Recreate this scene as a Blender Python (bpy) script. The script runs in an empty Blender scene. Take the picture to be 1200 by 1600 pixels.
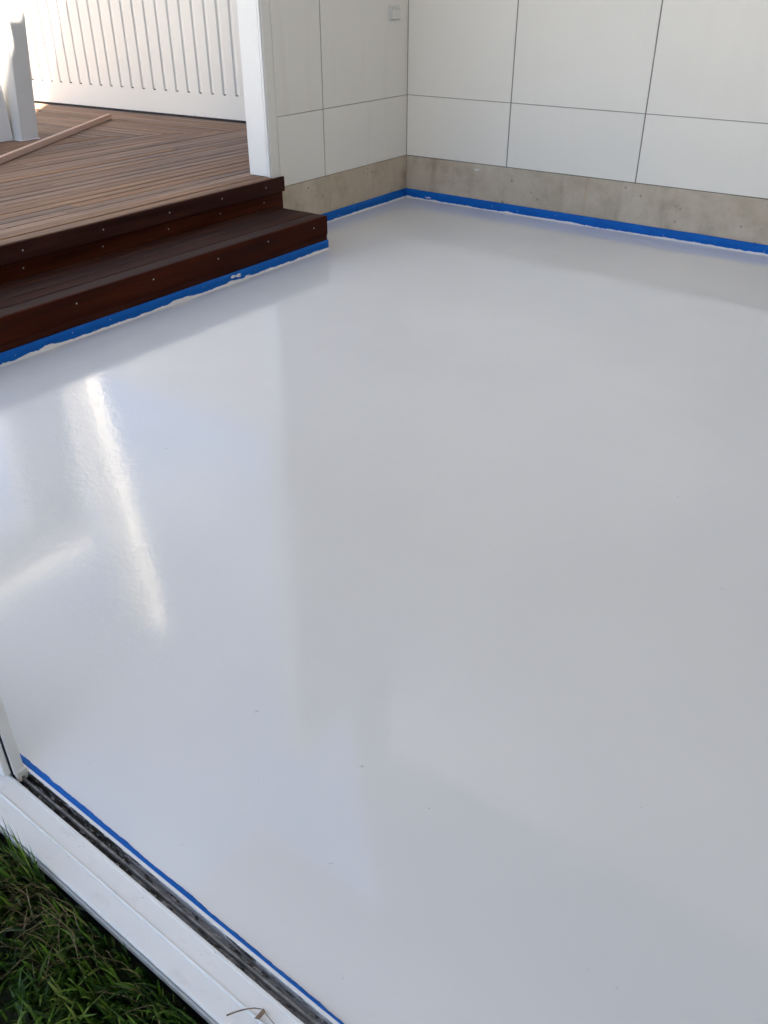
import bpy, bmesh, math, random
from mathutils import Matrix, Vector, noise
random.seed(7)
sc = bpy.context.scene
COL = sc.collection
rad = math.radians

# ------------------------------------------------------------------ camera
cam = bpy.data.cameras.new('camera')
cam.sensor_fit = 'VERTICAL'; cam.sensor_height = 36.0
cam.lens = 36.0 * 1325.0 / 1600.0
cam.clip_start = 0.05; cam.clip_end = 2000
cam_o = bpy.data.objects.new('camera', cam); COL.objects.link(cam_o)
Rm = ((0.8185246563, -0.3062356227, 0.4860423134),
      (0.5744713637, 0.4366260816, -0.6923440743),
      (-0.0001983320, 0.8459180860, 0.5333128092))
M = Matrix(Rm).to_4x4(); M.translation = Vector((4.21522, -6.35063, 1.6))
cam_o.matrix_world = M
sc.camera = cam_o

# ------------------------------------------------------------------ light
SUN = Vector((0.53, -0.012, 0.85)).normalized()          # towards the sun
w = bpy.data.worlds.new('World'); sc.world = w; w.use_nodes = True
nt = w.node_tree; nt.nodes.clear()
wo = nt.nodes.new('ShaderNodeOutputWorld'); bg = nt.nodes.new('ShaderNodeBackground')
sky = nt.nodes.new('ShaderNodeTexSky'); sky.sky_type = 'NISHITA'; sky.sun_disc = False
sky.sun_elevation = math.asin(SUN.z)
sky.sun_rotation = math.atan2(SUN.x, SUN.y)
sky.air_density = 1.0; sky.dust_density = 1.0; sky.ozone_density = 2.5
# thin broken cloud over the whole sky
tc = nt.nodes.new('ShaderNodeTexCoord')
cn = nt.nodes.new('ShaderNodeTexNoise'); cn.inputs['Scale'].default_value = 2.2; cn.inputs['Detail'].default_value = 7
nt.links.new(tc.outputs['Generated'], cn.inputs['Vector'])
cr = nt.nodes.new('ShaderNodeMapRange'); cr.inputs[1].default_value = .42; cr.inputs[2].default_value = .66
cr.inputs[3].default_value = 0.0; cr.inputs[4].default_value = .3
nt.links.new(cn.outputs[0], cr.inputs[0])
mx = nt.nodes.new('ShaderNodeMix'); mx.data_type = 'RGBA'
nt.links.new(cr.outputs[0], mx.inputs[0]); nt.links.new(sky.outputs[0], mx.inputs[6])
mx.inputs[7].default_value = (7.8, 7.5, 7.1, 1)
nt.links.new(mx.outputs[2], bg.inputs[0]); bg.inputs[1].default_value = 0.05
nt.links.new(bg.outputs[0], wo.inputs[0])
sun = bpy.data.lights.new('sun', 'SUN'); sun.energy = 5.0; sun.angle = rad(0.53); sun.color = (1, .91, .78)
sun_o = bpy.data.objects.new('sun', sun); COL.objects.link(sun_o)
sun_o.rotation_euler = SUN.to_track_quat('Z', 'Y').to_euler()
sc.view_settings.view_transform = 'Standard'; sc.view_settings.look = 'None'
sc.view_settings.gamma = 1; sc.view_settings.use_curve_mapping = False
sc.view_settings.exposure = 3.03
sc.render.engine = 'CYCLES'; sc.cycles.use_denoising = True
sc.cycles.max_bounces = 8; sc.cycles.diffuse_bounces = 5; sc.cycles.glossy_bounces = 3
sc.cycles.sample_clamp_indirect = 6

# ------------------------------------------------------------------ materials
class NT:
    def __init__(s, name):
        s.m = bpy.data.materials.new(name); s.m.use_nodes = True
        s.t = s.m.node_tree; s.b = s.t.nodes['Principled BSDF']
    def n(s, typ, **kw):
        o = s.t.nodes.new(typ)
        for k, v in kw.items():
            if k.startswith('i_'):
                key = k[2:].replace('_', ' ')
                o.inputs[int(key) if key.isdigit() else key].default_value = v
            else: setattr(o, k, v)
        return o
    def l(s, a, b): s.t.links.new(a, b)
    def coord(s, scale=(1, 1, 1), rnd=0):
        c = s.n('ShaderNodeTexCoord'); mp = s.n('ShaderNodeMapping'); mp.inputs['Scale'].default_value = scale
        s.l(c.outputs['Object'], mp.inputs['Vector'])
        if rnd:
            oi = s.n('ShaderNodeObjectInfo'); mu = s.n('ShaderNodeMath', operation='MULTIPLY', i_1=rnd)
            s.l(oi.outputs['Random'], mu.inputs[0]); s.l(mu.outputs[0], mp.inputs['Location'])
        return mp.outputs[0]
    def noise(s, vec, scale, detail=4, rough=.55):
        o = s.n('ShaderNodeTexNoise', i_Scale=scale, i_Detail=detail, i_Roughness=rough)
        s.l(vec, o.inputs['Vector']); return o.outputs[0]
    def ramp(s, fac, stops):
        r = s.n('ShaderNodeValToRGB'); e = r.color_ramp.elements
        while len(e) < len(stops): e.new(.5)
        for i, (p, c) in enumerate(stops):
            e[i].position = p; e[i].color = (*c, 1) if len(c) == 3 else c
        s.l(fac, r.inputs[0]); return r.outputs[0]
    def rng(s, fac, a, b, c, d):
        r = s.n('ShaderNodeMapRange', i_1=a, i_2=b, i_3=c, i_4=d); s.l(fac, r.inputs[0]); return r.outputs[0]
    def mix(s, fac, a, b, mode='MIX'):
        o = s.n('ShaderNodeMix', data_type='RGBA', blend_type=mode)
        for v, i in ((fac, 0), (a, 6), (b, 7)):
            if hasattr(v, 'is_linked') or hasattr(v, 'links'): s.l(v, o.inputs[i])
            else: o.inputs[i].default_value = v if i == 0 else (*v, 1)
        return o.outputs[2]
    def bump(s, h, strength, dist, normal=None):
        o = s.n('ShaderNodeBump', i_Strength=strength, i_Distance=dist); s.l(h, o.inputs['Height'])
        if normal is not None: s.l(normal, o.inputs['Normal'])
        s.l(o.outputs[0], s.b.inputs['Normal']); return o.outputs[0]
    def base(s, c):
        if isinstance(c, tuple): s.b.inputs['Base Color'].default_value = (*c, 1)
        else: s.l(c, s.b.inputs['Base Color'])
    def rough(s, r):
        if isinstance(r, (int, float)): s.b.inputs['Roughness'].default_value = r
        else: s.l(r, s.b.inputs['Roughness'])

def m_floor():
    t = NT('glossy_white_floor_coating'); v = t.coord()
    n1 = t.noise(v, 1.1, 3)
    t.base(t.mix(t.rng(n1, .35, .7, 0, 1), (.72, .722, .73), (.755, .756, .76)))
    n2 = t.noise(v, 2.3, 4)
    t.rough(t.rng(n2, .35, .7, .014, .04))
    a = t.noise(v, 1.6, 2); bn = t.bump(a, .2, .007)
    f = t.noise(v, 34, 3, .6)
    # orange peel is stronger in some rolled areas
    sx = t.n('ShaderNodeSeparateXYZ'); t.l(v, sx.inputs[0])
    zn = t.n('ShaderNodeMath', operation='ADD'); t.l(sx.outputs[0], zn.inputs[0]); t.l(t.rng(n1, .3, .7, -.5, .5), zn.inputs[1])
    peel = t.rng(zn.outputs[0], 1.7, 3.2, 1.0, .16)          # heavier orange peel where the coat was rolled thicker
    def scaled(h):
        q = t.n('ShaderNodeMath', operation='MULTIPLY'); t.l(h, q.inputs[0]); t.l(peel, q.inputs[1]); return q.outputs[0]
    bn = t.bump(scaled(f), .6, .00125, bn)
    f2 = t.noise(v, 85, 2, .5); t.bump(scaled(f2), .5, .0007, bn)
    t.b.inputs['IOR'].default_value = 1.5
    t.b.inputs['Coat Weight'].default_value = .2; t.b.inputs['Coat Roughness'].default_value = .04
    return t.m
def m_plain(name, col, rough=.5, var=.04, scale=6, bump=.0, metallic=0):
    t = NT(name); v = t.coord(rnd=30)
    n = t.noise(v, scale, 5)
    lo = tuple(c * (1 - var) for c in col); hi = tuple(min(1, c * (1 + var)) for c in col)
    t.base(t.mix(t.rng(n, .3, .7, 0, 1), lo, hi)); t.rough(t.rng(n, .3, .7, rough * .85, min(1, rough * 1.15)))
    t.b.inputs['Metallic'].default_value = metallic
    if bump: t.bump(t.noise(v, scale * 12, 3), .35, bump)
    return t.m
def m_panel(name, col, dirt):
    t = NT(name); v = t.coord(rnd=40)
    n = t.noise(v, 1.3, 5); st = t.coord((7, 7, .6), rnd=40); s2 = t.noise(st, 1.0, 4)
    c = t.mix(t.rng(n, .3, .7, 0, 1), tuple(k * .965 for k in col), col)
    c = t.mix(t.rng(s2, .55, .78, 0, dirt), c, tuple(k * f for k, f in zip(col, (.80, .77, .72))))
    t.base(c); t.rough(.55); t.bump(t.noise(v, 140, 2), .25, .0006)
    return t.m
def m_concrete():
    t = NT('offform_concrete'); v = t.coord()
    n = t.noise(v, 4.2, 9, .68); big = t.noise(v, 1.1, 3)
    c = t.ramp(n, [(.30, (.36, .295, .225)), (.5, (.53, .45, .36)), (.70, (.66, .575, .475))])
    c = t.mix(t.rng(big, .35, .7, 0, .5), c, (.42, .345, .25))
    st = t.noise(t.coord((6, 6, .8)), 1.0, 4)
    c = t.mix(t.rng(st, .58, .76, 0, .5), c, (.27, .21, .145))
    ru = t.noise(t.coord((3.1, 3.1, .2)), 1.7, 2)
    c = t.mix(t.rng(ru, .66, .74, 0, .5), c, (.36, .20, .085))
    vo = t.n('ShaderNodeTexVoronoi', i_Scale=19.0); t.l(v, vo.inputs['Vector'])
    pit = t.rng(vo.outputs['Distance'], .10, .24, .75, 0); sel = t.rng(t.noise(v, 7, 2), .56, .62, 0, 1)
    pm = t.n('ShaderNodeMath', operation='MULTIPLY'); t.l(pit, pm.inputs[0]); t.l(sel, pm.inputs[1])
    c = t.mix(pm.outputs[0], c, (.15, .12, .075))
    t.base(c); t.rough(.85)
    t.bump(t.noise(v, 40, 6), .4, .004)
    return t.m
def m_wood(name, a, b, c3, rough, grey=None, along=0, gs=1.0, spec=.5):
    t = NT(name); sc3 = [26, 26, 26]; sc3[along] = 1.1
    v = t.coord(tuple(k * gs for k in sc3), rnd=57)
    n = t.noise(v, 1.0, 7, .6)
    c = t.ramp(n, [(.28, a), (.5, b), (.74, c3)])
    oi = t.n('ShaderNodeObjectInfo')
    br = t.rng(oi.outputs['Random'], 0, 1, .80, 1.2)
    hs = t.n('ShaderNodeHueSaturation'); t.l(c, hs.inputs['Color']); t.l(br, hs.inputs['Value'])
    w2 = t.n('ShaderNodeTexWhiteNoise', noise_dimensions='1D'); t.l(oi.outputs['Random'], w2.inputs['W'])
    t.l(t.rng(w2.outputs[0], 0, 1, .85, 1.15), hs.inputs['Saturation'])
    c = hs.outputs[0]
    if grey:
        pv = t.coord((2.2 if along != 0 else .7, 2.2 if along != 1 else .7, 2.2), rnd=91)
        pn = t.noise(pv, 2.0, 5)
        c = t.mix(t.rng(pn, .52, .78, 0, .5), c, grey)
        sc_ = t.noise(t.coord((9, 22, 22), rnd=33), 1.0, 5, .65)
        c = t.mix(t.rng(sc_, .66, .78, 0, .45), c, tuple(min(.5, k * 2.2) for k in grey))
    t.base(c); t.rough(t.rng(n, .3, .7, rough * .8, min(1, rough * 1.2)))
    t.b.inputs['Specular IOR Level'].default_value = spec
    t.bump(n, .35, .0015)
    return t.m
def m_tape():
    t = NT('blue_masking_tape'); v = t.coord((1, 1, 1))
    n = t.noise(v, 9, 4); f = t.noise(t.coord((60, 60, 260)), 1, 3)
    t.base(t.mix(t.rng(n, .3, .7, 0, 1), (.0003, .100, .43), (.0006, .122, .50))); t.rough(.55); t.b.inputs['Specular IOR Level'].default_value = .2
    t.bump(f, .4, .0012); return t.m
def m_track():
    t = NT('dirty_track'); v = t.coord((14, 60, 60)); n = t.noise(v, 1.4, 6, .65)
    big = t.noise(t.coord((1.7, 4, 4)), 1.3, 3)
    ad = t.n('ShaderNodeMath', operation='ADD'); t.l(n, ad.inputs[0])
    t.l(t.rng(big, .3, .7, -.14, .14), ad.inputs[1])
    sx = t.n('ShaderNodeSeparateXYZ'); t.l(t.coord(), sx.inputs[0])
    ad2 = t.n('ShaderNodeMath', operation='ADD'); t.l(ad.outputs[0], ad2.inputs[0]); t.l(t.rng(sx.outputs[0], 2.9, 3.65, -.13, .06), ad2.inputs[1])
    gr = t.noise(t.coord((30, 30, 30)), 2, 3)
    dirt = t.mix(t.rng(gr, .35, .65, 0, 1), (.010, .009, .009), (.045, .034, .024))
    fl = t.noise(t.coord((60, 90, 90)), 1.0, 4, .6)
    c = t.mix(t.rng(ad2.outputs[0], .46, .54, 0, 1), dirt, (.30, .30, .32))
    c = t.mix(t.rng(fl, .57, .63, 0, .85), c, (.52, .52, .54))
    c = t.mix(t.rng(t.noise(t.coord((25, 70, 70)), 1.0, 4), .60, .68, 0, .85), c, (.012, .011, .012))
    t.base(c)
    t.rough(.6); t.bump(n, .7, .002); return t.m
def m_sill():
    t = NT('sill_powdercoat'); v = t.coord(); n = t.noise(v, 5, 4)
    c = t.mix(t.rng(n, .3, .7, 0, 1), (.765, .765, .765), (.79, .79, .785))
    sp_ = t.noise(v, 150, 3, .6); zone = t.noise(v, 9, 3)
    mm = t.n('ShaderNodeMath', operation='MULTIPLY'); t.l(t.rng(sp_, .66, .72, 0, 1), mm.inputs[0]); t.l(t.rng(zone, .46, .62, 0, .85), mm.inputs[1])
    c = t.mix(mm.outputs[0], c, (.16, .13, .10))
    sm = t.noise(t.coord((12, 26, 26)), 1.0, 5, .65)
    c = t.mix(t.rng(sm, .58, .78, 0, .4), c, (.50, .475, .44))
    t.base(c); t.rough(t.rng(sm, .3, .7, .28, .5)); return t.m
def m_grass(name, cols):
    t = NT(name); g = t.n('ShaderNodeNewGeometry')
    c = t.ramp(g.outputs['Random Per Island'], cols)
    t.base(c); t.rough(.42)
    t.b.inputs['Specular IOR Level'].default_value = .45
    # thin leaf: some light passes through
    tr = t.n('ShaderNodeBsdfTranslucent'); t.l(c, tr.inputs[0])
    ms = t.n('ShaderNodeMixShader', i_0=.3); out = t.t.nodes['Material Output']
    t.l(t.b.outputs[0], ms.inputs[1]); t.l(tr.outputs[0], ms.inputs[2]); t.l(ms.outputs[0], out.inputs[0])
    return t.m
def m_ground():
    t = NT('lawn_soil'); v = t.coord(); n = t.noise(v, 8, 8, .65); f = t.noise(v, 45, 6, .7)
    c = t.ramp(n, [(.3, (.018, .026, .008)), (.55, (.035, .05, .014)), (.8, (.055, .05, .025))])
    t.base(t.mix(t.rng(f, .35, .7, 0, .6), c, (.012, .014, .005))); t.rough(.95)
    t.bump(f, .8, .02); return t.m
def m_glass():
    t = NT('door_glass'); t.base((.95, .98, .97)); t.rough(.0); t.b.inputs['Transmission Weight'].default_value = 1
    t.b.inputs['IOR'].default_value = 1.45; return t.m

MAT = dict(
    floor=m_floor(), panel=m_panel('white_fibre_cement_panel', (.79, .76, .71), .3),
    panel_clean=m_panel('white_fibre_cement_panel_clean', (.85, .797, .722), .1),
    filler=m_plain('grey_joint_filler', (.235, .205, .185), .7, .12, 20),
    joint=m_plain('joint_backing', (.10, .085, .075), .8), concrete=m_concrete(),
    white=m_plain('white_powdercoat', (.78, .78, .775), .35, .02, 4, .0002),
    trim=m_plain('white_trim_paint', (.77, .765, .76), .45, .025, 5, .0004),
    fence=m_plain('white_steel_sheet', (.735, .722, .692), .5, .02, 2.0),
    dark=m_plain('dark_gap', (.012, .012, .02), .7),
    black=m_plain('black_rubber', (.012, .012, .016), .5),
    deck=m_wood('weathered_deck_timber', (.088, .046, .026), (.205, .118, .071), (.32, .196, .121), .78, grey=(.265, .18, .122), along=0),
    tread=m_wood('oiled_dark_tread_timber', (.022, .0078, .0052), (.040, .0165, .0118), (.062, .029, .0215), .55, grey=(.078, .044, .034), along=0, spec=.1),
    riser=m_wood('oiled_red_brown_timber', (.023, .006, .003), (.045, .0108, .0058), (.068, .020, .0108), .55, along=0, spec=.08),
    pine=m_wood('raw_pine', (.42, .26, .19), (.55, .37, .28), (.66, .48, .38), .7, along=0, gs=.7),
    tape=m_tape(), sill=m_sill(), track=m_track(), steel=m_plain('screw_steel', (.55, .54, .52), .35, metallic=.8),
    rail=m_plain('worn_aluminium', (.20, .195, .19), .6, .5, 45, .001, .2),
    grass=m_grass('grass_blades', [(0, (.012, .028, .006)), (.3, (.026, .066, .009)), (.6, (.062, .145, .015)), (.9, (.16, .30, .035)), (1, (.24, .28, .07))]),
    straw=m_grass('dry_grass', [(0, (.13, .095, .045)), (.5, (.24, .18, .09)), (1, (.34, .27, .15))]),
    ground=m_ground(), glass=m_glass(), socket=m_plain('socket_plastic', (.70, .685, .65), .45),
    leaf=m_plain('dry_leaf', (.16, .055, .025), .7, .3, 40), wall2=m_plain('white_render', (.70, .685, .655), .7, .04, 2),
    bounce_pale=m_plain('pale_bounce_surface', (.50, .47, .42), .8, .08, 1.5, .002),
    beam=m_plain('off_white_beam_paint', (.64, .625, .60), .55, .05, 3),
    soffit=m_plain('grey_soffit', (.35, .35, .355), .6, .02, 2),
    twig=m_plain('dry_stem', (.20, .13, .085), .8, .25, 60),
    smudge=m_plain('dried_white_paint', (.66, .66, .65), .4, .05, 30),
)

# ------------------------------------------------------------------ mesh helpers
def link(name, me, mat, parent=None):
    o = bpy.data.objects.new(name, me); COL.objects.link(o)
    if mat is not None and not me.materials: me.materials.append(MAT[mat])
    if parent is not None: o.parent = parent
    return o
def from_bm(name, bm, mat, parent=None, smooth=False):
    me = bpy.data.meshes.new(name); bm.normal_update(); bm.to_mesh(me); bm.free()
    if smooth:
        for p in me.polygons: p.use_smooth = True
    return link(name, me, mat, parent)
def add_box(bm, lo, hi, bev=0, mtx=None):
    x0, y0, z0 = lo; x1, y1, z1 = hi
    vs = [bm.verts.new(p) for p in ((x0, y0, z0), (x1, y0, z0), (x1, y1, z0), (x0, y1, z0), (x0, y0, z1), (x1, y0, z1), (x1, y1, z1), (x0, y1, z1))]
    fs = [bm.faces.new([vs[i] for i in f]) for f in ((0, 3, 2, 1), (4, 5, 6, 7), (0, 1, 5, 4), (1, 2, 6, 5), (2, 3, 7, 6), (3, 0, 4, 7))]
    if bev:
        es = list({e for f in fs for e in f.edges})
        r = bmesh.ops.bevel(bm, geom=es, offset=bev, segments=1, affect='EDGES')
        vs = list({v for f in r['faces'] for v in f.verts} | {v for v in vs if v.is_valid})
    if mtx is not None: bmesh.ops.transform(bm, matrix=mtx, verts=[v for v in vs if v.is_valid])
def box(name, lo, hi, mat, parent=None, bev=0, loc=None, rz=0):
    """box given in world coordinates; origin set to its corner so object textures differ"""
    o3 = Vector(loc) if loc is not None else Vector(lo)
    bm = bmesh.new()
    if loc is None: add_box(bm, (0, 0, 0), [h - l for h, l in zip(hi, lo)], bev)
    else: add_box(bm, lo, hi, bev)
    o = from_bm(name, bm, mat, parent); o.location = o3; o.rotation_euler.z = rz
    return o
def prism(name, poly, z0, z1, mat, parent=None, bev=0):
    """vertical prism over polygon (counter clockwise, world xy)"""
    bm = bmesh.new(); a = [bm.verts.new((x, y, z0)) for x, y in poly]; b = [bm.verts.new((x, y, z1)) for x, y in poly]
    n = len(poly); bm.faces.new(b); bm.faces.new(a[::-1])
    for i in range(n): bm.faces.new((a[i], a[(i + 1) % n], b[(i + 1) % n], b[i]))
    bmesh.ops.recalc_face_normals(bm, faces=bm.faces[:])
    if bev: bmesh.ops.bevel(bm, geom=[e for e in bm.edges if abs(e.verts[0].co.z - z1) < 1e-6 and abs(e.verts[1].co.z - z1) < 1e-6], offset=bev, segments=1, affect='EDGES')
    return from_bm(name, bm, mat, parent)
def empty(name, loc=(0, 0, 0)):
    o = bpy.data.objects.new(name, None); COL.objects.link(o); o.empty_display_size = .2
    o['_loc'] = 0; del o['_loc']
    return o
def tag(o, label, cat, group=None):
    o['label'] = label; o['category'] = cat
    if group: o['group'] = group
    return o
def struct(o): o['kind'] = 'structure'; return o

# ------------------------------------------------------------------ setting
FALL = .009                                       # slab falls away from the house wall
def fz(x): return -FALL * max(x, 0)
TA = rad(-2.25); T0 = Vector((2.6345, -5.6813)); TU = Vector((math.cos(TA), math.sin(TA))); TV = Vector((math.sin(TA), -math.cos(TA)))
def tp(u, v): q = T0 + TU * u + TV * v; return q.x, q.y

bm = bmesh.new(); g = 600
gv = [bm.verts.new(p) for p in ((-g, -g, -.118), (g, -g, -.118), (g, g, -.118), (-g, g, -.118))]; bm.faces.new(gv)
struct(from_bm('ground', bm, 'ground'))
bm = bmesh.new()
gv = [bm.verts.new(p) for p in ((-16, -26, -.11), (1.2, -26, -.11), (1.2, -8.0, -.11), (-16, -8.0, -.11))]; bm.faces.new(gv)
struct(from_bm('bounce_ground', bm, 'bounce_pale'))  # unseen pale ground added to bounce warm sunlight onto the walls
# floor sheet (slightly falling), with a skirt of thickness
bm = bmesh.new(); NX, NY = 24, 24
def floor_pt(i, j):
    u = i / NX; x = -.012 + u * 6.1
    ye = (Vector(tp(x - 2.6345, .004))).y
    y = .0 + (ye - .0) * j / NY
    return x, y
gr = [[bm.verts.new((*floor_pt(i, j), fz(floor_pt(i, j)[0]))) for j in range(NY + 1)] for i in range(NX + 1)]
for i in range(NX):
    for j in range(NY): bm.faces.new((gr[i][j], gr[i][j + 1], gr[i + 1][j + 1], gr[i + 1][j]))
FLOOR = struct(from_bm('floor', bm, 'floor', smooth=True))
# small dust nibs and drips set in the wet coating
bm = bmesh.new(); rn = random.Random(3)
spots = [(3.095, -3.455), (3.56, -3.519), (2.901, -4.246), (3.178, -4.22), (3.908, -4.281), (3.142, -5.143), (3.02, -5.232), (3.178, -5.396), (2.807, -5.596), (3.956, -4.94), (4.01, -5.367), (4.069, -5.368), (3.126, -4.699), (2.421, -2.804), (3.458, -5.473), (3.63, -5.656), (3.489, -4.852), (3.863, -3.99), (3.159, -5.628), (3.396, -3.19)]
for k in range(34):
    x = rn.uniform(.6, 5.0); y = rn.uniform(-5.55, -.5); spots.append((x, y))
for x, y in spots:
    if x < .5: continue
    r = rn.choice((.0016, .0022, .003, .0046)) * rn.uniform(.8, 1.15); mt = Matrix.Translation((x, y, fz(x))) @ Matrix.Rotation(rn.random() * 6, 4, 'Z') @ Matrix.Diagonal((1, rn.uniform(.6, 2.6), rn.uniform(.18, .34), 1))
    bmesh.ops.create_icosphere(bm, subdivisions=1, radius=r, matrix=mt)
nib = from_bm('paint_nibs', bm, 'floor', FLOOR, True); nib['kind'] = 'stuff'

# ------------------------------------------------------------------ panelled house wall (inner corner)
PX = -.012            # face of the left-hand panels (x), right-hand panels face y = 0
house = tag(empty('house_wall'), 'white panelled house wall on a bare concrete base, turning an inner corner behind the painted floor', 'wall')
WEND = -1.69          # free end of the left-hand wall
JT = .009
ZR = [.338, .795, 2.0, 3.2, 4.4, 5.48, 6.94]
YL = [-1.60, -1.092, .002]
XR = [PX - .0015, .932, 1.985, 3.04, 4.09, 5.14, 6.19]
for yy in YL[1:2]: box('joint_filler', (PX - .0135, yy - .0044, .34), (PX - .004, yy + .0044, 5.48), 'filler', house)
box('joint_filler', (PX - .006, -.003, .34), (PX + .003, .008, 5.47), 'filler', house)
for xx in XR[1:-1]: box('joint_filler', (xx - .0044, .004, .34), (xx + .0044, .0135, 6.94), 'filler', house)
box('wall_core', (-.20, -1.675, .2), (PX - .016, .30, 5.49), 'joint', house)
box('wall_core', (PX - .015, .014, .2), (8.0, .30, 6.95), 'joint', house)
# base
box('plinth', (-.22, -1.60, -.1), (PX - .003, .05, .336), 'concrete', house, .003)
box('plinth', (PX - .002, .003, -.1), (8.0, .10, .335), 'concrete', house, .003)
for a, b in zip(YL, YL[1:]):
    for c, d in zip(ZR[:-1], ZR[1:-1]):
        o = box('wall_panel', (PX - .014, a + JT / 2, c + .002), (PX, b - JT / 2, d - .002), 'panel', house, .0012)
for a, b in zip(XR, XR[1:]):
    for c, d in zip(ZR, ZR[1:]):
        box('wall_panel', (a + JT / 2, 0, c + .002), (b - JT / 2, .013, d - .002), 'panel_clean', house, .0012)
# free end: corner trim boards
box('corner_trim', (PX - .02, WEND + .008, .40), (PX - .003, -1.5985, 5.48), 'panel', house, .0008)
box('end_trim', (-.215, WEND, .42), (PX - .034, WEND + .02, 5.48), 'trim', house, .002)
box('corner_bead', (PX - .030, WEND - .004, .415), (PX - .0105, WEND + .0075, 5.48), 'trim', house, .003)
# marks on the base
bm = bmesh.new(); rn = random.Random(11)
ctr = bm.verts.new((0, -.0012, 0)); ring = []
for k in range(18):
    a = k / 18 * 2 * math.pi; r = rn.uniform(.6, 1.15)
    ring.append(bm.verts.new((.027 * r * math.cos(a) + .01 * math.sin(a), 0, .0085 * r * math.sin(a))))
for k in range(18): bm.faces.new((ctr, ring[(k + 1) % 18], ring[k]))
o = from_bm('paint_smudge', bm, 'smudge', house, True); o.location = (.669, .0005, .292)

# weatherproof socket near the corner
sk = tag(empty('power_socket'), 'small white weatherproof power socket high on the wall beside the inner corner', 'socket')
sk.location = (PX, -.198, 1.372)
def sbox(nm, lo, hi, mat, par, bev=.002): bm = bmesh.new(); add_box(bm, lo, hi, bev); return from_bm(nm, bm, mat, par)
sbox('base_plate', (.0005, -.062, -.048), (.014, .062, .048), 'socket', sk, .003)
sbox('flap_cover', (.0145, -.056, -.042), (.03, .056, .026), 'socket', sk, .005)
sbox('switch', (.0145, .012, .030), (.022, .046, .040), 'socket', sk, .002)
sbox('switch', (.0145, -.046, .030), (.022, -.012, .040), 'socket', sk, .002)

# ------------------------------------------------------------------ off-picture mass of the house that keeps the patio in shade
EDN = Vector((.724, .69)); EP = Vector((.80, -1.49)); HZ = 7.0
def edge_x(y): return EP.x - EDN.y * (y - EP.y) / EDN.x
TX, TY = -.66, -1.83
roof = tag(empty('patio_roof'), 'high grey roof slab over the patio with a slanting free edge and a tongue shaped to cast shade', 'roof')
prism('roof_slab', [(edge_x(2.5), 2.5), (edge_x(TY), TY), (9, TY), (9, 2.5)], HZ, HZ + .28, 'soffit', roof)
prism('roof_slab', [(TX, TY - .002), (TX, -7.8), (9, -7.8), (9, TY - .002)], HZ, HZ + .28, 'soffit', roof)  # roof tongue added to keep the sun off the blade wall
eave = tag(empty('added_shade_eave'), 'unseen grey flat eave added over the sliding door to shade the near floor', 'eave')
prism('shade_slab', [(.2, -6.95), (5.98, -6.95), (5.98, -5.55), (.2, -5.55)], 2.45, 2.6, 'soffit', eave)  # unseen slab added to block sky light from the near floor and sill
side = tag(empty('house_wing'), 'white rendered two storey house wing beside the patio', 'building')
prism('wing_wall', [(6.0, -13), (13, -13), (13, -.02), (6.0, -.02)], -.1, 8.5, 'wall2', side)
for yy in (-4.6, -2.2): 
    box('window_frame', (5.93, yy, .1), (5.998, yy + 1.7, 2.3), 'white', side, .004)
    box('window_pane', (5.92, yy + .08, .18), (5.928, yy + 1.62, 2.22), 'black', side)

far = tag(empty('added_bounce_house'), 'unseen sunlit white house added beyond the far left end of the deck to bounce light', 'building')
prism('house_body', [(-13, -8), (-7.0, -8), (-7.0, -2.3), (-13, -2.3)], -.1, 5.2, 'white', far)  # unseen house added for warm bounce; also mirrored as a bright strip
prism('eaves', [(-13.3, -8.3), (-6.7, -8.3), (-6.7, -2.0), (-13.3, -2.0)], 5.21, 5.4, 'trim', far)
for yy in (-7.0, -4.6): box('window', (-7.02, yy, 1.2), (-6.98, yy + 1.4, 2.4), 'black', far)
# ------------------------------------------------------------------ timber deck
DZ = .418
deck = tag(empty('timber_deck'), 'weathered grey brown timber deck with mitred boards behind the dark steps', 'deck')
def board(name, p0, p1, wd, z0, z1, mat, parent, bev=.003, ends=(0, 0)):
    """board from p0 to p1 (xy of its centre line), ends = mitre offsets"""
    d = Vector(p1) - Vector(p0); L = d.length; bm = bmesh.new(); h = wd / 2
    pl = [(0 - ends[0] * h * -1, -h), (L - ends[1] * h, -h), (L + ends[1] * h, h), (0 - ends[0] * h, h)]
    a = [bm.verts.new((x, y, 0)) for x, y in pl]; b = [bm.verts.new((x, y, z1 - z0)) for x, y in pl]
    bm.faces.new(b); bm.faces.new(a[::-1])
    for i in range(4): bm.faces.new((a[i], a[(i + 1) % 4], b[(i + 1) % 4], b[i]))
    if bev: bmesh.ops.bevel(bm, geom=[e for e in bm.edges if abs(e.verts[0].co.y - e.verts[1].co.y) < 1e-6 and e.verts[0].co.z > 1e-4 and e.verts[1].co.z > 1e-4], offset=bev, segments=1, affect='EDGES')
    o = from_bm(name, bm, mat, parent); o.location = (p0[0], p0[1], z0); o.rotation_euler.z = math.atan2(d.y, d.x)
    return o
rn = random.Random(5)
MX, MY, MS = -1.66, -.20, 1.316                    # mitre line
FD = math.atan2(-.177, -3.03)                      # direction of fence (towards -x)
P = .100
k = 0
x = .006
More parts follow.
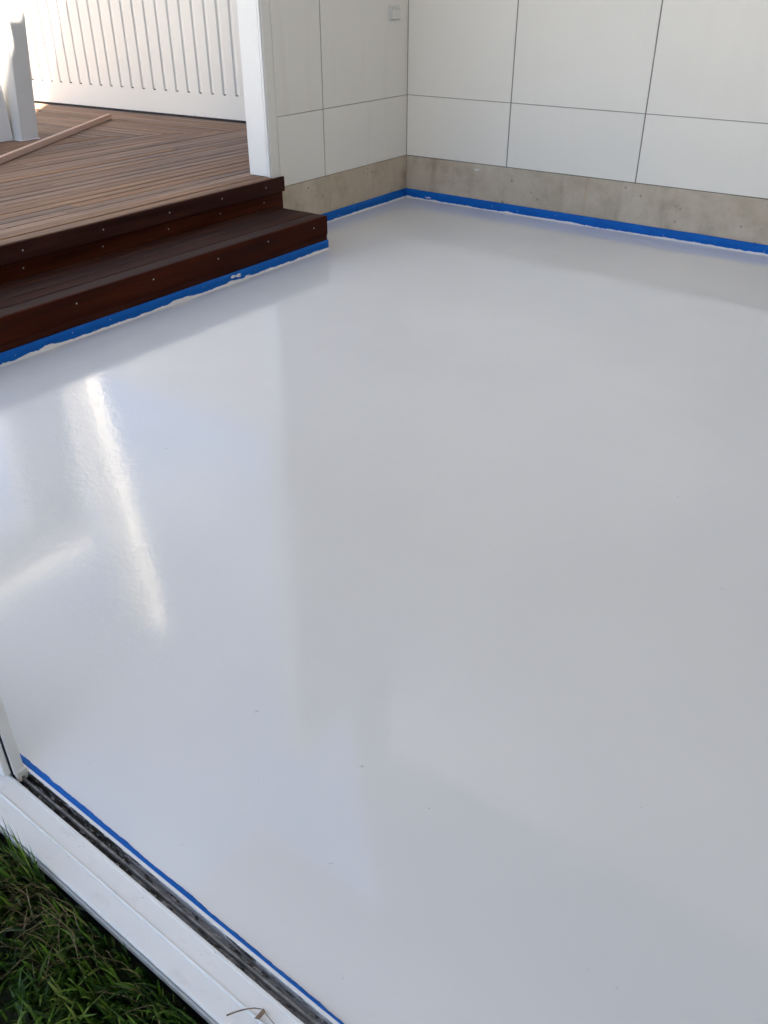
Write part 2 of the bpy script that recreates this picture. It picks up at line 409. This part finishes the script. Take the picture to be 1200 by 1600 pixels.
while x > -4.6:
    xc = x - P / 2
    if xc > -.24: ye = WEND - .004
    elif xc > MX: ye = .10
    else: ye = MY + MS * (xc - MX)
    if ye < -4.55: break
    m = MS if xc <= MX else 0
    dz = rn.uniform(-.0015, .0015)
    # random butt joint
    ys = -4.6; segs = [(ys, ye)]
    if ye - ys > 1.5 and rn.random() < .7:
        yj = rn.uniform(ys + .5, ye - .4); segs = [(ys, yj - .0015), (yj + .0015, ye)]
    for q, (a, b) in enumerate(segs):
        last = q == len(segs) - 1
        o = board('deck_board', (xc, a), (xc, b), P - rn.uniform(.009, .014), DZ - .022 + dz, DZ + dz, 'deck', deck, .003, (0, -m if last else 0))
    x -= P
# boards parallel to the fence, up to the mitre
ud = Vector((math.cos(FD), math.sin(FD))); un = Vector((ud.y, -ud.x))       # un points to +y side
if un.y > 0: un = -un                                                       # now towards -y
F0 = Vector((-1.95, .123))
k = 0
while k < 43:
    c = F0 + un * (P * (k + .2) - .02)
    # intersect with the mitre line y = MY + MS*(x-MX)
    t = (MY + MS * (c.x - MX) - c.y) / (ud.y - MS * ud.x)
    s = c + ud * (t + .004)
    if c.y > .02 and s.x > -1.3: s = c + ud * ((-1.2 - c.x) / ud.x)
    e = F0 + un * (P * (k + .2) - .02) + ud * 5.2
    dz = rn.uniform(-.0015, .0015)
    mm = 1 / math.tan(math.atan(MS) - FD + math.pi) if s.x < -1.35 else 0
    LJ = (e - s).length
    if LJ < .3: break
    segs = [(0, LJ)]
    if LJ > 1.6:
        q = rn.uniform(.5, LJ - .6); segs = [(0, q - .0015), (q + .0015, LJ)]
    for qi, (a, b) in enumerate(segs):
        board('deck_board', tuple(s + ud * a), tuple(s + ud * b), P - rn.uniform(.009, .014), DZ - .022 + dz, DZ + dz, 'deck', deck, .003, (-mm if qi == 0 else 0, 0))
    k += 1
# dark substructure under the gaps
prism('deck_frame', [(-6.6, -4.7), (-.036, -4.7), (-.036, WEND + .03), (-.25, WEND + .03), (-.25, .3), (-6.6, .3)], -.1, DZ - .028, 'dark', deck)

# ------------------------------------------------------------------ timber step with risers
step = tag(empty('timber_step'), 'dark oiled timber step with red brown risers running down from the deck to the floor', 'step')
TZ = .222; SX = .457; SE = -1.675; YB = -4.7
def yboard(name, x0, x1, y1, z0, z1, mat, bev=.003): return board(name, ((x0 + x1) / 2, YB), ((x0 + x1) / 2, y1), x1 - x0, z0, z1, mat, step, bev)
yboard('riser_board', -.009, .010, -1.585, .318, DZ - .004, 'riser')
yboard('riser_board', -.030, -.013, -1.587, TZ - .03, .312, 'riser')
yboard('riser_backing', -.011, -.0105, -1.60, .314, DZ - .01, 'dark', 0)
tx = [-.011, .105, .228, .338, SX - .019]
for a, b in zip(tx, tx[1:]): yboard('tread_board', a + .002, b - .002, SE, TZ - .022, TZ + random.uniform(-.001, .001), 'tread')
yboard('fascia_board', SX - .018, SX, SE, .100, TZ + .001, 'riser', .004)
yboard('fascia_board', SX - .022, SX - .004, SE - .002, -.02, .098, 'riser', .002)
yboard('step_frame', .03, SX - .024, SE - .03, -.05, TZ - .024, 'dark', 0)
scm = bpy.data.meshes.new('screw'); bm = bmesh.new()
bmesh.ops.create_cone(bm, cap_ends=True, segments=10, radius1=.0048, radius2=.004, depth=.002, matrix=Matrix.Rotation(math.pi / 2, 4, 'Y'))
bm.to_mesh(scm); bm.free(); scm.materials.append(MAT['steel'])
def screw(x, y, z): o = link('screw', scm, None, step); o.location = (x, y, z)
for y in (-4.25, -3.715, -3.18, -2.67, -2.21, -1.78):
    screw(.0105, y, .372 + random.uniform(-.004, .004)); screw(-.0124, y - .006, .272 + random.uniform(-.006, .004))
for y in (-4.28, -3.76, -3.24, -2.73, -2.28, -1.82): screw(SX + .0006, y, .172 + random.uniform(-.006, .004))

# ------------------------------------------------------------------ blue masking tape and its ragged paint line
def tape(name, pts, nrm, hz, label, seed, zoff=0.0, rag=1.0, blobs=(), dips=()):
    """pts: list of two xy points, nrm: outward xy normal, hz: height (start, end) above floor"""
    rn = random.Random(seed); p0, p1 = Vector(pts[0]), Vector(pts[1]); d = p1 - p0; L = d.length; n = Vector(nrm)
    N = max(8, int(L / .03)); th = .0012
    bm = bmesh.new(); rows = []
    for i in range(N + 1):
        q = p0 + d * (i / N); f = i / N; h = hz[0] + (hz[1] - hz[0]) * f + .0022 * noise.noise(Vector((q.x * 2.2, q.y * 2.2, seed))) + .0008 * noise.noise(Vector((q.x * 9, q.y * 9, seed)))
        z0 = fz(q.x) + .0005; o = n * (th + .0007 * noise.noise(Vector((q.x * 7, q.y * 7, seed + 3))))
        rows.append([bm.verts.new((q.x + o.x, q.y + o.y, z0)), bm.verts.new((q.x + o.x, q.y + o.y, z0 + h * .5)), bm.verts.new((q.x + o.x, q.y + o.y, z0 + h)), bm.verts.new((q.x, q.y, z0 + h))])
    for a, b in zip(rows, rows[1:]):
        for k in range(3): bm.faces.new((a[k], b[k], b[k + 1], a[k + 1]))
    bmesh.ops.recalc_face_normals(bm, faces=bm.faces[:])
    t = from_bm(name, bm, 'tape', None, True); tag(t, label, 'masking tape', 'blue masking tape strips')
    # ragged edge of paint run up onto the tape
    bm = bmesh.new(); M_ = int(L / .006); rows = []
    w1 = 0
    for i in range(M_ + 1):
        q = p0 + d * (i / M_); c = i / M_ * L
        a = noise.noise(Vector((c * 3.1, seed * 1.7, 0))); b = noise.noise(Vector((c * 17, seed, 4))); e = noise.noise(Vector((c * 70, seed, 9)))
        h = (.007 + .006 * a + .0042 * b + .0034 * e) * rag
        for bc, bw, bh in blobs:
            h += bh * math.exp(-((c - bc) / bw) ** 2)
        h = max(.0012, h); z0 = fz(q.x)
        wob = .004 + .002 * a
        o0 = n * (.010 + wob); o1 = n * (.0042 + .0012 * b); o2 = n * .0036; o3 = n * .0014
        rows.append([bm.verts.new((q.x + o0.x, q.y + o0.y, z0 + .0002)), bm.verts.new((q.x + o1.x, q.y + o1.y, z0 + .0022)),
                     bm.verts.new((q.x + o2.x, q.y + o2.y, z0 + h)), bm.verts.new((q.x + o3.x, q.y + o3.y, z0 + h + .0006))])
    for a, b in zip(rows, rows[1:]):
        for k in range(3): bm.faces.new((a[k], b[k], b[k + 1], a[k + 1]))
    bmesh.ops.recalc_face_normals(bm, faces=bm.faces[:])
    # drips and dabs on the tape
    for _ in range(int(L * 3)):
        c = rn.uniform(.05, L - .05); q = p0 + d * (c / L); h = rn.uniform(.012, .045); r = rn.uniform(.001, .0026)
        bmesh.ops.create_icosphere(bm, subdivisions=1, radius=r, matrix=Matrix.Translation((q.x + n.x * .002, q.y + n.y * .002, fz(q.x) + h)) @ Matrix.Diagonal((1 if abs(n.x) < .5 else .4, 1 if abs(n.y) < .5 else .4, rn.uniform(.8, 1.8), 1)))
    for (c, h, r) in dips:
        q = p0 + d * (c / L)
        for _ in range(16):
            rr = r * rn.uniform(.14, .42); cc = c + rn.uniform(-r, r) * 1.7; q = p0 + d * (cc / L)
            bmesh.ops.create_icosphere(bm, subdivisions=2, radius=rr, matrix=Matrix.Translation((q.x + n.x * .003, q.y + n.y * .003, fz(q.x) + h + rn.uniform(-r, r) * .5)) @ Matrix.Diagonal((2.2 if abs(n.x) < .5 else .22, 2.2 if abs(n.y) < .5 else .22, rn.uniform(.5, .9), 1)))
    from_bm('paint_edge', bm, 'floor', t, True)
    return t
tape('masking_tape', [(PX + .001, -.001), (6.0, -.001)], (0, -1), (.074, .066), 'strip of blue masking tape along the foot of the long right-hand wall', 1, rag=1.25,
     blobs=[(.3, .03, .006), (1.0, .05, .008), (1.55, .06, .006), (2.3, .08, .006)], dips=[(.225, .022, .013)])
tape('masking_tape', [(PX - .001, -1.66), (PX - .001, -.004)], (1, 0), (.073, .073), 'short strip of blue masking tape along the wall base between the step and the corner', 2, rag=1.3)
tape('masking_tape', [(SX + .0005, SE + .004), (SX + .0005, -4.69)], (1, 0), (.066, .062), 'strip of blue masking tape along the bottom of the dark timber step', 3,
     rag=1.35, blobs=[(.83, .025, .012), (.97, .03, .009), (1.38, .07, .009), (2.3, .05, .014), (2.42, .04, .008)], dips=[(.925, .036, .019)])

# ------------------------------------------------------------------ sliding door sill, track, tape and door
SZ = -.03
sill = tag(empty('door_sill'), 'white aluminium sliding door sill with a dirty dark track beside the grass', 'door sill')
def extrude_profile(name, prof, u0, u1, mat, parent, closed=True, smooth=False):
    """prof: (v, z) list; extruded along the track direction"""
    bm = bmesh.new(); A = []; B = []
    for v, z in prof:
        xa, ya = tp(u0, v); xb, yb = tp(u1, v); A.append(bm.verts.new((xa, ya, z))); B.append(bm.verts.new((xb, yb, z)))
    n = len(prof)
    for i in range(n if closed else n - 1): bm.faces.new((A[i], A[(i + 1) % n], B[(i + 1) % n], B[i]))
    if closed: bm.faces.new(A[::-1]); bm.faces.new(B)
    bmesh.ops.recalc_face_normals(bm, faces=bm.faces[:])
    return from_bm(name, bm, mat, parent, smooth)
U0, U1 = -3.4, 3.2
zf = lambda: SZ
extrude_profile('inner_lip', [(.0055, SZ - .06), (.0055, SZ + .0035), (.0065, SZ + .0045), (.0125, SZ + .0045), (.0132, SZ + .0035), (.0132, SZ - .06)], U0, U1, 'white', sill)
extrude_profile('track_channel', [(.0133, SZ - .06), (.0133, SZ + .0015), (.0146, SZ + .0008), (.0150, SZ - .018), (.0250, SZ - .0175), (.0352, SZ - .0175), (.0436, SZ - .018), (.0440, SZ - .001), (.0458, SZ - .0005), (.0458, SZ - .06)], U0, U1, 'track', sill)
extrude_profile('track_rail', [(.0262, SZ - .0174), (.0262, SZ - .006), (.0275, SZ - .0045), (.0305, SZ - .0045), (.0318, SZ - .006), (.0318, SZ - .0174)], U0, U1, 'rail', sill)
extrude_profile('sill_plate', [(.046, SZ - .05), (.046, SZ + .0022), (.0472, SZ + .003), (.0525, SZ + .003), (.0538, SZ + .0015), (.0875, SZ - .0005), (.0885, SZ + .0012), (.0895, SZ + .0018), (.0912, SZ + .0018), (.0925, SZ + .0006), (.0935, SZ - .0026),
                               (.1335, SZ - .005), (.1365, SZ - .0065), (.138, SZ - .0095), (.1365, SZ - .0125), (.128, SZ - .014), (.126, SZ - .05)], U0, U1, 'sill', sill)
extrude_profile('drip_edge', [(.1345, SZ - .05), (.1345, SZ - .0255), (.1385, SZ - .0245), (.1392, SZ - .026), (.1372, SZ - .034), (.1372, SZ - .05)], U0, U1, 'white', sill)
extrude_profile('seal_gap', [(.10, SZ - .14), (.10, SZ - .052), (.133, SZ - .051), (.133, SZ - .14)], U0, U1, 'dark', sill)
# narrow tape along the inner lip
bm = bmesh.new(); rows = []; N = 420
for i in range(N + 1):
    u = -.25 + 2.6 * i / N
    wd = max(.006, .0128 - .0042 * max(0, u)) + .0028 * noise.noise(Vector((u * 9, 3, 1))) + .0016 * noise.noise(Vector((u * 37, 5, 1))) + .0008 * noise.noise(Vector((u * 120, 7, 1)))
    xa, ya = tp(u, .0072); xb, yb = tp(u, .0072 - wd)
    zz = fz(xb)
    rows.append([bm.verts.new((xa, ya, SZ + .0050)), bm.verts.new((tp(u, .0042)[0], tp(u, .0042)[1], max(SZ + .005, zz + .0012))), bm.verts.new((xb, yb, zz + .0012)), bm.verts.new((xb, yb, zz - .001))])
for a, b in zip(rows, rows[1:]):
    for k in range(3): bm.faces.new((a[k], b[k], b[k + 1], a[k + 1]))
bmesh.ops.recalc_face_normals(bm, faces=bm.faces[:])
tag(from_bm('masking_tape', bm, 'tape', None, False), 'thin strip of blue masking tape beside the sliding door track', 'masking tape', 'blue masking tape strips')

door = tag(empty('sliding_door'), 'white framed sliding glass door standing in the dirty track at the left edge', 'door')
def dbox(name, u0, u1, v0, v1, z0, z1, mat, bev=.0, par=None):
    bm = bmesh.new(); add_box(bm, (0, 0, 0), (u1 - u0, v1 - v0, z1 - z0), bev)
    bmesh.ops.transform(bm, matrix=Matrix.Scale(-1, 4, (0, 1, 0)), verts=bm.verts[:]); bmesh.ops.recalc_face_normals(bm, faces=bm.faces[:])
    o = from_bm(name, bm, mat, par or door); x, y = tp(u0, v0); o.location = (x, y, z0); o.rotation_euler.z = TA; return o
D1 = .058
st = dbox('stile', D1 - .055, D1, .0145, .0415, SZ + .004, 2.25, 'white', .002)
dbox('gasket', D1 - .0545, D1 - .004, .0417, .0452, SZ - .004, 2.25, 'black', 0)
dbox('stile', D1 - .075, D1 - .006, .0454, .062, SZ + .012, 2.25, 'white', .0015)
dbox('bottom_rail', -1.1, D1 - .0765, .018, .058, SZ + .012, .09, 'white', .002)
dbox('top_rail', -1.1, D1 - .0765, .018, .058, 2.17, 2.25, 'white', .002)
dbox('stile', -1.17, -1.101, .018, .058, SZ + .012, 2.25, 'white', .002)
dbox('glass_pane', -1.098, D1 - .078, .032, .040, .091, 2.168, 'glass')
# roller guide with a slot at the foot of the stile
bm = bmesh.new(); prof = []
W_, H_ = .0132, .030
outer = [(-W_, H_), (-W_, .006), (-W_ + .004, 0), (-.0042, 0), (-.0042, .010), (-.002, .0135), (.002, .0135), (.0042, .010), (.0042, 0), (W_ - .004, 0), (W_, .006), (W_, H_)]
A = [bm.verts.new((0, y, z)) for y, z in outer]; B = [bm.verts.new((.010, y, z)) for y, z in outer]
n = len(outer)
for i in range(n): bm.faces.new((A[i], A[(i + 1) % n], B[(i + 1) % n], B[i]))
bm.faces.new(A); bm.faces.new(B[::-1]); bmesh.ops.recalc_face_normals(bm, faces=bm.faces[:])
o = from_bm('roller_guide', bm, 'socket', door); x, y = tp(D1 + .0005, .028); o.location = (x, y, SZ - .014); o.rotation_euler.z = TA

# ------------------------------------------------------------------ ribbed white fence behind the deck
fence = tag(empty('ribbed_fence'), 'tall white ribbed steel fence along the far side of the deck', 'fence')
fence.location = (-1.95, .123, 0); fence.rotation_euler.z = math.atan2(.177, 3.03)
def fbox(name, lo, hi, mat, bev=0): bm = bmesh.new(); add_box(bm, lo, hi, bev); return from_bm(name, bm, mat, fence)
FX0, FX1 = -5.6, .75; FT = 2.80
pit = .1527; r0 = -.074
prof = [(FX1, 0)]; GX = []; x = r0 + 4 * pit
while x > FX0 + .2:
    prof += [(x + .032, 0), (x + .016, .006), (x + .002, .0125), (x - .010, .0125), (x - .021, 0)]; GX.append(x); x -= pit
prof.append((FX0, 0))
bm = bmesh.new(); A = [bm.verts.new((a, b, .47)) for a, b in prof]; B = [bm.verts.new((a, b, FT)) for a, b in prof]
for i in range(len(prof) - 1): bm.faces.new((A[i + 1], A[i], B[i], B[i + 1]))
bmesh.ops.recalc_face_normals(bm, faces=bm.faces[:])
from_bm('ribbed_sheet', bm, 'fence', fence)
fbox('skirt_flashing', (FX0, -.0035, .442), (FX1, -.0015, .648), 'fence')
for gx in GX: fbox('rib_pocket_shade', (gx - .007, -.0012, .640), (gx + .008, .0110, .656), 'dark')  # dark boxes stand in for the shade in the groove pockets
fbox('base_shadow_strip', (FX0, .004, .05), (FX1, .045, .4415), 'dark')  # dark strip stands in for the shadow gap below the flashing
fbox('top_capping', (FX0, -.02, FT + .001), (FX1, .05, FT + .05), 'fence', .004)
fbox('back_sheet', (FX0, .036, .47), (FX1, .04, FT), 'joint')
bm = bmesh.new(); bmesh.ops.create_uvsphere(bm, u_segments=8, v_segments=6, radius=.007, matrix=Matrix.Translation((-.62, -.004, .452)))
from_bm('screw', bm, 'steel', fence)

# ------------------------------------------------------------------ raking post, blade wall and canopy at the left
post = tag(empty('raking_post'), 'white leaning post with its upper side in sunlight standing on the deck', 'post')
LEAN = .107
def raked(name, x0, x1, ya, yb, z0, z1, mat, parent, lean=LEAN, zb=DZ):
    bm = bmesh.new(); add_box(bm, (x0, ya, z0), (x1, yb, z1), .004)
    for v in bm.verts: v.co.y += (v.co.z - zb) * lean
    return from_bm(name, bm, mat, parent)
raked('post_shaft', -3.35, -2.80, -1.735, -1.565, DZ + .001, 5.5, 'beam', post)
raked('base_plate', -3.36, -2.792, -1.745, -1.555, DZ + .0005, DZ + .006, 'white', post)
blade = tag(empty('blade_wall'), 'white flat blade wall behind the leaning post at the left edge', 'wall')
prism('wall_sheet', [(-3.10, -2.42), (-2.897, -2.42), (-2.897, -1.75), (-3.10, -1.75)], DZ + .002, 3.36, 'trim', blade)
beam = tag(empty('roof_beam'), 'deep white horizontal beam carried by the blade wall and the leaning post', 'beam')
prism('beam_box', [(-3.10, -6.2), (-2.90, -6.2), (-2.90, -1.79), (-3.10, -1.79)], 3.37, 3.85, 'beam', beam)

# ------------------------------------------------------------------ loose things on the deck
bt = Vector((-3.236, -.406)); bo = Vector((-1.985, -2.494)); bd = (bo - bt).normalized(); bn = Vector((bd.y, -bd.x))
if bn.x > 0: bn = -bn
bm = bmesh.new(); add_box(bm, (0, 0, 0), (3.4, .036, .045), .0025)
bat = from_bm('timber_batten', bm, 'pine'); bat.location = (bt.x, bt.y, DZ + .0035)
bat.rotation_euler.z = math.atan2(bd.y, bd.x)
tst = bat.rotation_euler.to_matrix() @ Vector((0, 1, 0))
if tst.x > 0: bat.location.x += bn.x * .036; bat.location.y += bn.y * .036
tag(bat, 'long raw pine batten lying diagonally on the deck', 'batten')
def leaf(name, loc, L, W, mat, label, rz, cat, curl=.3):
    bm = bmesh.new(); rows = []
    for i in range(9):
        t = i / 8; w_ = W * math.sin(math.pi * min(1, t * .92 + .04)) ** .8 * (1 - .25 * t); z = curl * L * (t - .5) ** 2 + .004
        rows.append([bm.verts.new((t * L, -w_, z + w_ * .5)), bm.verts.new((t * L, 0, z)), bm.verts.new((t * L, w_, z + w_ * .6))])
    for a, b in zip(rows, rows[1:]):
        for k in range(2): bm.faces.new((a[k], b[k], b[k + 1], a[k + 1]))
    o = from_bm(name, bm, mat, None, True); o.location = loc; o.rotation_euler.z = rz
    tag(o, label, cat); return o
leaf('fallen_leaf', (-4.40, -.46, DZ + .001), .085, .016, 'leaf', 'curled red brown leaf lying on the sunlit deck boards near the fence', .5, 'leaf')

# dry stem lying on the sill
stem = bmesh.new()
def tube(bm, pts, r0, r1, sides=5):
    prev = None
    for i, p in enumerate(pts):
        p = Vector(p); d = (Vector(pts[min(i + 1, len(pts) - 1)]) - Vector(pts[max(i - 1, 0)])).normalized()
        a = d.cross(Vector((0, 0, 1))); a = a.normalized() if a.length > 1e-4 else Vector((1, 0, 0)); b = d.cross(a)
        r = r0 + (r1 - r0) * i / (len(pts) - 1)
        ring = [bm.verts.new(p + (a * math.cos(2 * math.pi * k / sides) + b * math.sin(2 * math.pi * k / sides)) * r) for k in range(sides)]
        if prev:
            for k in range(sides): bm.faces.new((prev[k], prev[(k + 1) % sides], ring[(k + 1) % sides], ring[k]))
        prev = ring
sz = SZ + .004
def sp(u, v, h): x, y = tp(u, v); return (x, y, sz + h)

# ------------------------------------------------------------------ lawn
def blades(name, n, region, mat, hmin, hmax, wmin, wmax, lean, seed, segs=3, zb=-.122):
    rn = random.Random(seed); vs = []; fs = []
    while n:
        x, y, sc_ = region(rn)
        if x is None: continue
        n -= 1
        h = rn.uniform(hmin, hmax) * sc_; w_ = rn.uniform(wmin, wmax); a = rn.uniform(0, 2 * math.pi)
        la = rn.uniform(0, 2 * math.pi)
        if (Vector((x, y)) - T0).dot(TV) < .30 and math.cos(la) * TV.x + math.sin(la) * TV.y < .05: la += math.pi
        le = rn.uniform(.15, 1) * lean; droop = rn.uniform(.1, 1.0)
        cx, sx = math.cos(a) * w_, math.sin(a) * w_; b = len(vs); z0 = zb + rn.uniform(0, .03)
        for s in range(segs + 1):
            t = s / segs; off = h * le * (t * .5 + t * t * .6); zz = z0 + h * (t - .45 * le * t * t * (1 + droop))
            ww = (1 - t ** 2.2) if s < segs else 0
            px = x + math.cos(la) * off; py = y + math.sin(la) * off
            if s < segs:
                vs.append((px - cx * ww, py - sx * ww, zz)); vs.append((px + cx * ww, py + sx * ww, zz + w_ * .4))
            else: vs.append((px, py, zz))
        for s in range(segs - 1): i = b + 2 * s; fs.append((i, i + 1, i + 3, i + 2))
        i = b + 2 * (segs - 1); fs.append((i, i + 1, i + 2))
    me = bpy.data.meshes.new(name); me.from_pydata(vs, [], fs)
    for p in me.polygons: p.use_smooth = True
    return link(name, me, mat)
def lawn_region(rn):
    u = rn.uniform(-1.0, 1.9); v = .146 + rn.random() ** 1.1 * 1.15
    x, y = tp(u, v)
    cl = noise.noise(Vector((x * 7, y * 7, 2.2)))
    if cl < -.22 and rn.random() < .75: return None, None, None
    if v < .2 and .35 < u and rn.random() < .45: return None, None, None
    return x, y, .8 + .5 * max(-.5, cl) + (.25 if v > .2 else .1)
g1 = blades('lawn_grass', 21000, lawn_region, 'grass', .05, .12, .0026, .0052, .8, 21)
g1['kind'] = 'stuff'; tag(g1, 'dark green lawn grass growing up to the door sill', 'grass')
def edge_region(rn):
    u = rn.uniform(-.9, 1.7); v = rn.uniform(.143, .26); x, y = tp(u, v)
    if noise.noise(Vector((x * 6, y * 6, 8.1))) < -.25: return None, None, None
    return x, y, 1
g4 = blades('lawn_edge_grass', 1900, edge_region, 'grass', .05, .11, .0018, .0040, .6, 77)
g4['kind'] = 'stuff'; tag(g4, 'short green grass crowding along the outer edge of the sill', 'grass')
def dry_region(rn):
    u = rn.gauss(.36, .09) if rn.random() < .6 else rn.uniform(-.4, 1.2); v = .15 + abs(rn.gauss(0, .05))
    x, y = tp(u, v); return x, y, 1
g2 = blades('dry_grass', 230, dry_region, 'straw', .06, .12, .0007, .0015, 1.5, 33, 4, -.10)
g2['kind'] = 'stuff'; tag(g2, 'dry straw coloured grass strands along the edge of the sill', 'dry grass')
# the tuft that rises in front of the sill
def tuft_region(rn):
    u = rn.uniform(.20, .36); v = rn.uniform(.146, .162); x, y = tp(u, v); return x, y, rn.uniform(.8, 1.25)
g3 = blades('grass_tuft', 22, tuft_region, 'grass', .15, .22, .0018, .0032, .28, 8, 4)
g3['kind'] = 'stuff'; tag(g3, 'tuft of upright green blades standing in front of the white sill', 'grass')
bm = bmesh.new()
tube(bm, [sp(.870, .123, .0005), sp(.880, .108, .002), sp(.892, .094, .004), sp(.9035, .083, .004), sp(.915, .076, .003)], .0016, .0009)
tube(bm, [sp(.915, .076, .003), sp(.930, .078, .003), sp(.953, .081, .001)], .0009, .0007)
vs = [bm.verts.new(sp(*q)) for q in ((.917, .073, .004), (.926, .076, .006), (.925, .093, .004), (.915, .096, .002))]
bm.faces.new(vs)
o = from_bm('dry_stem', bm, 'twig', None, True); tag(o, 'bent dry brown grass stem lying across the white sill', 'stem')
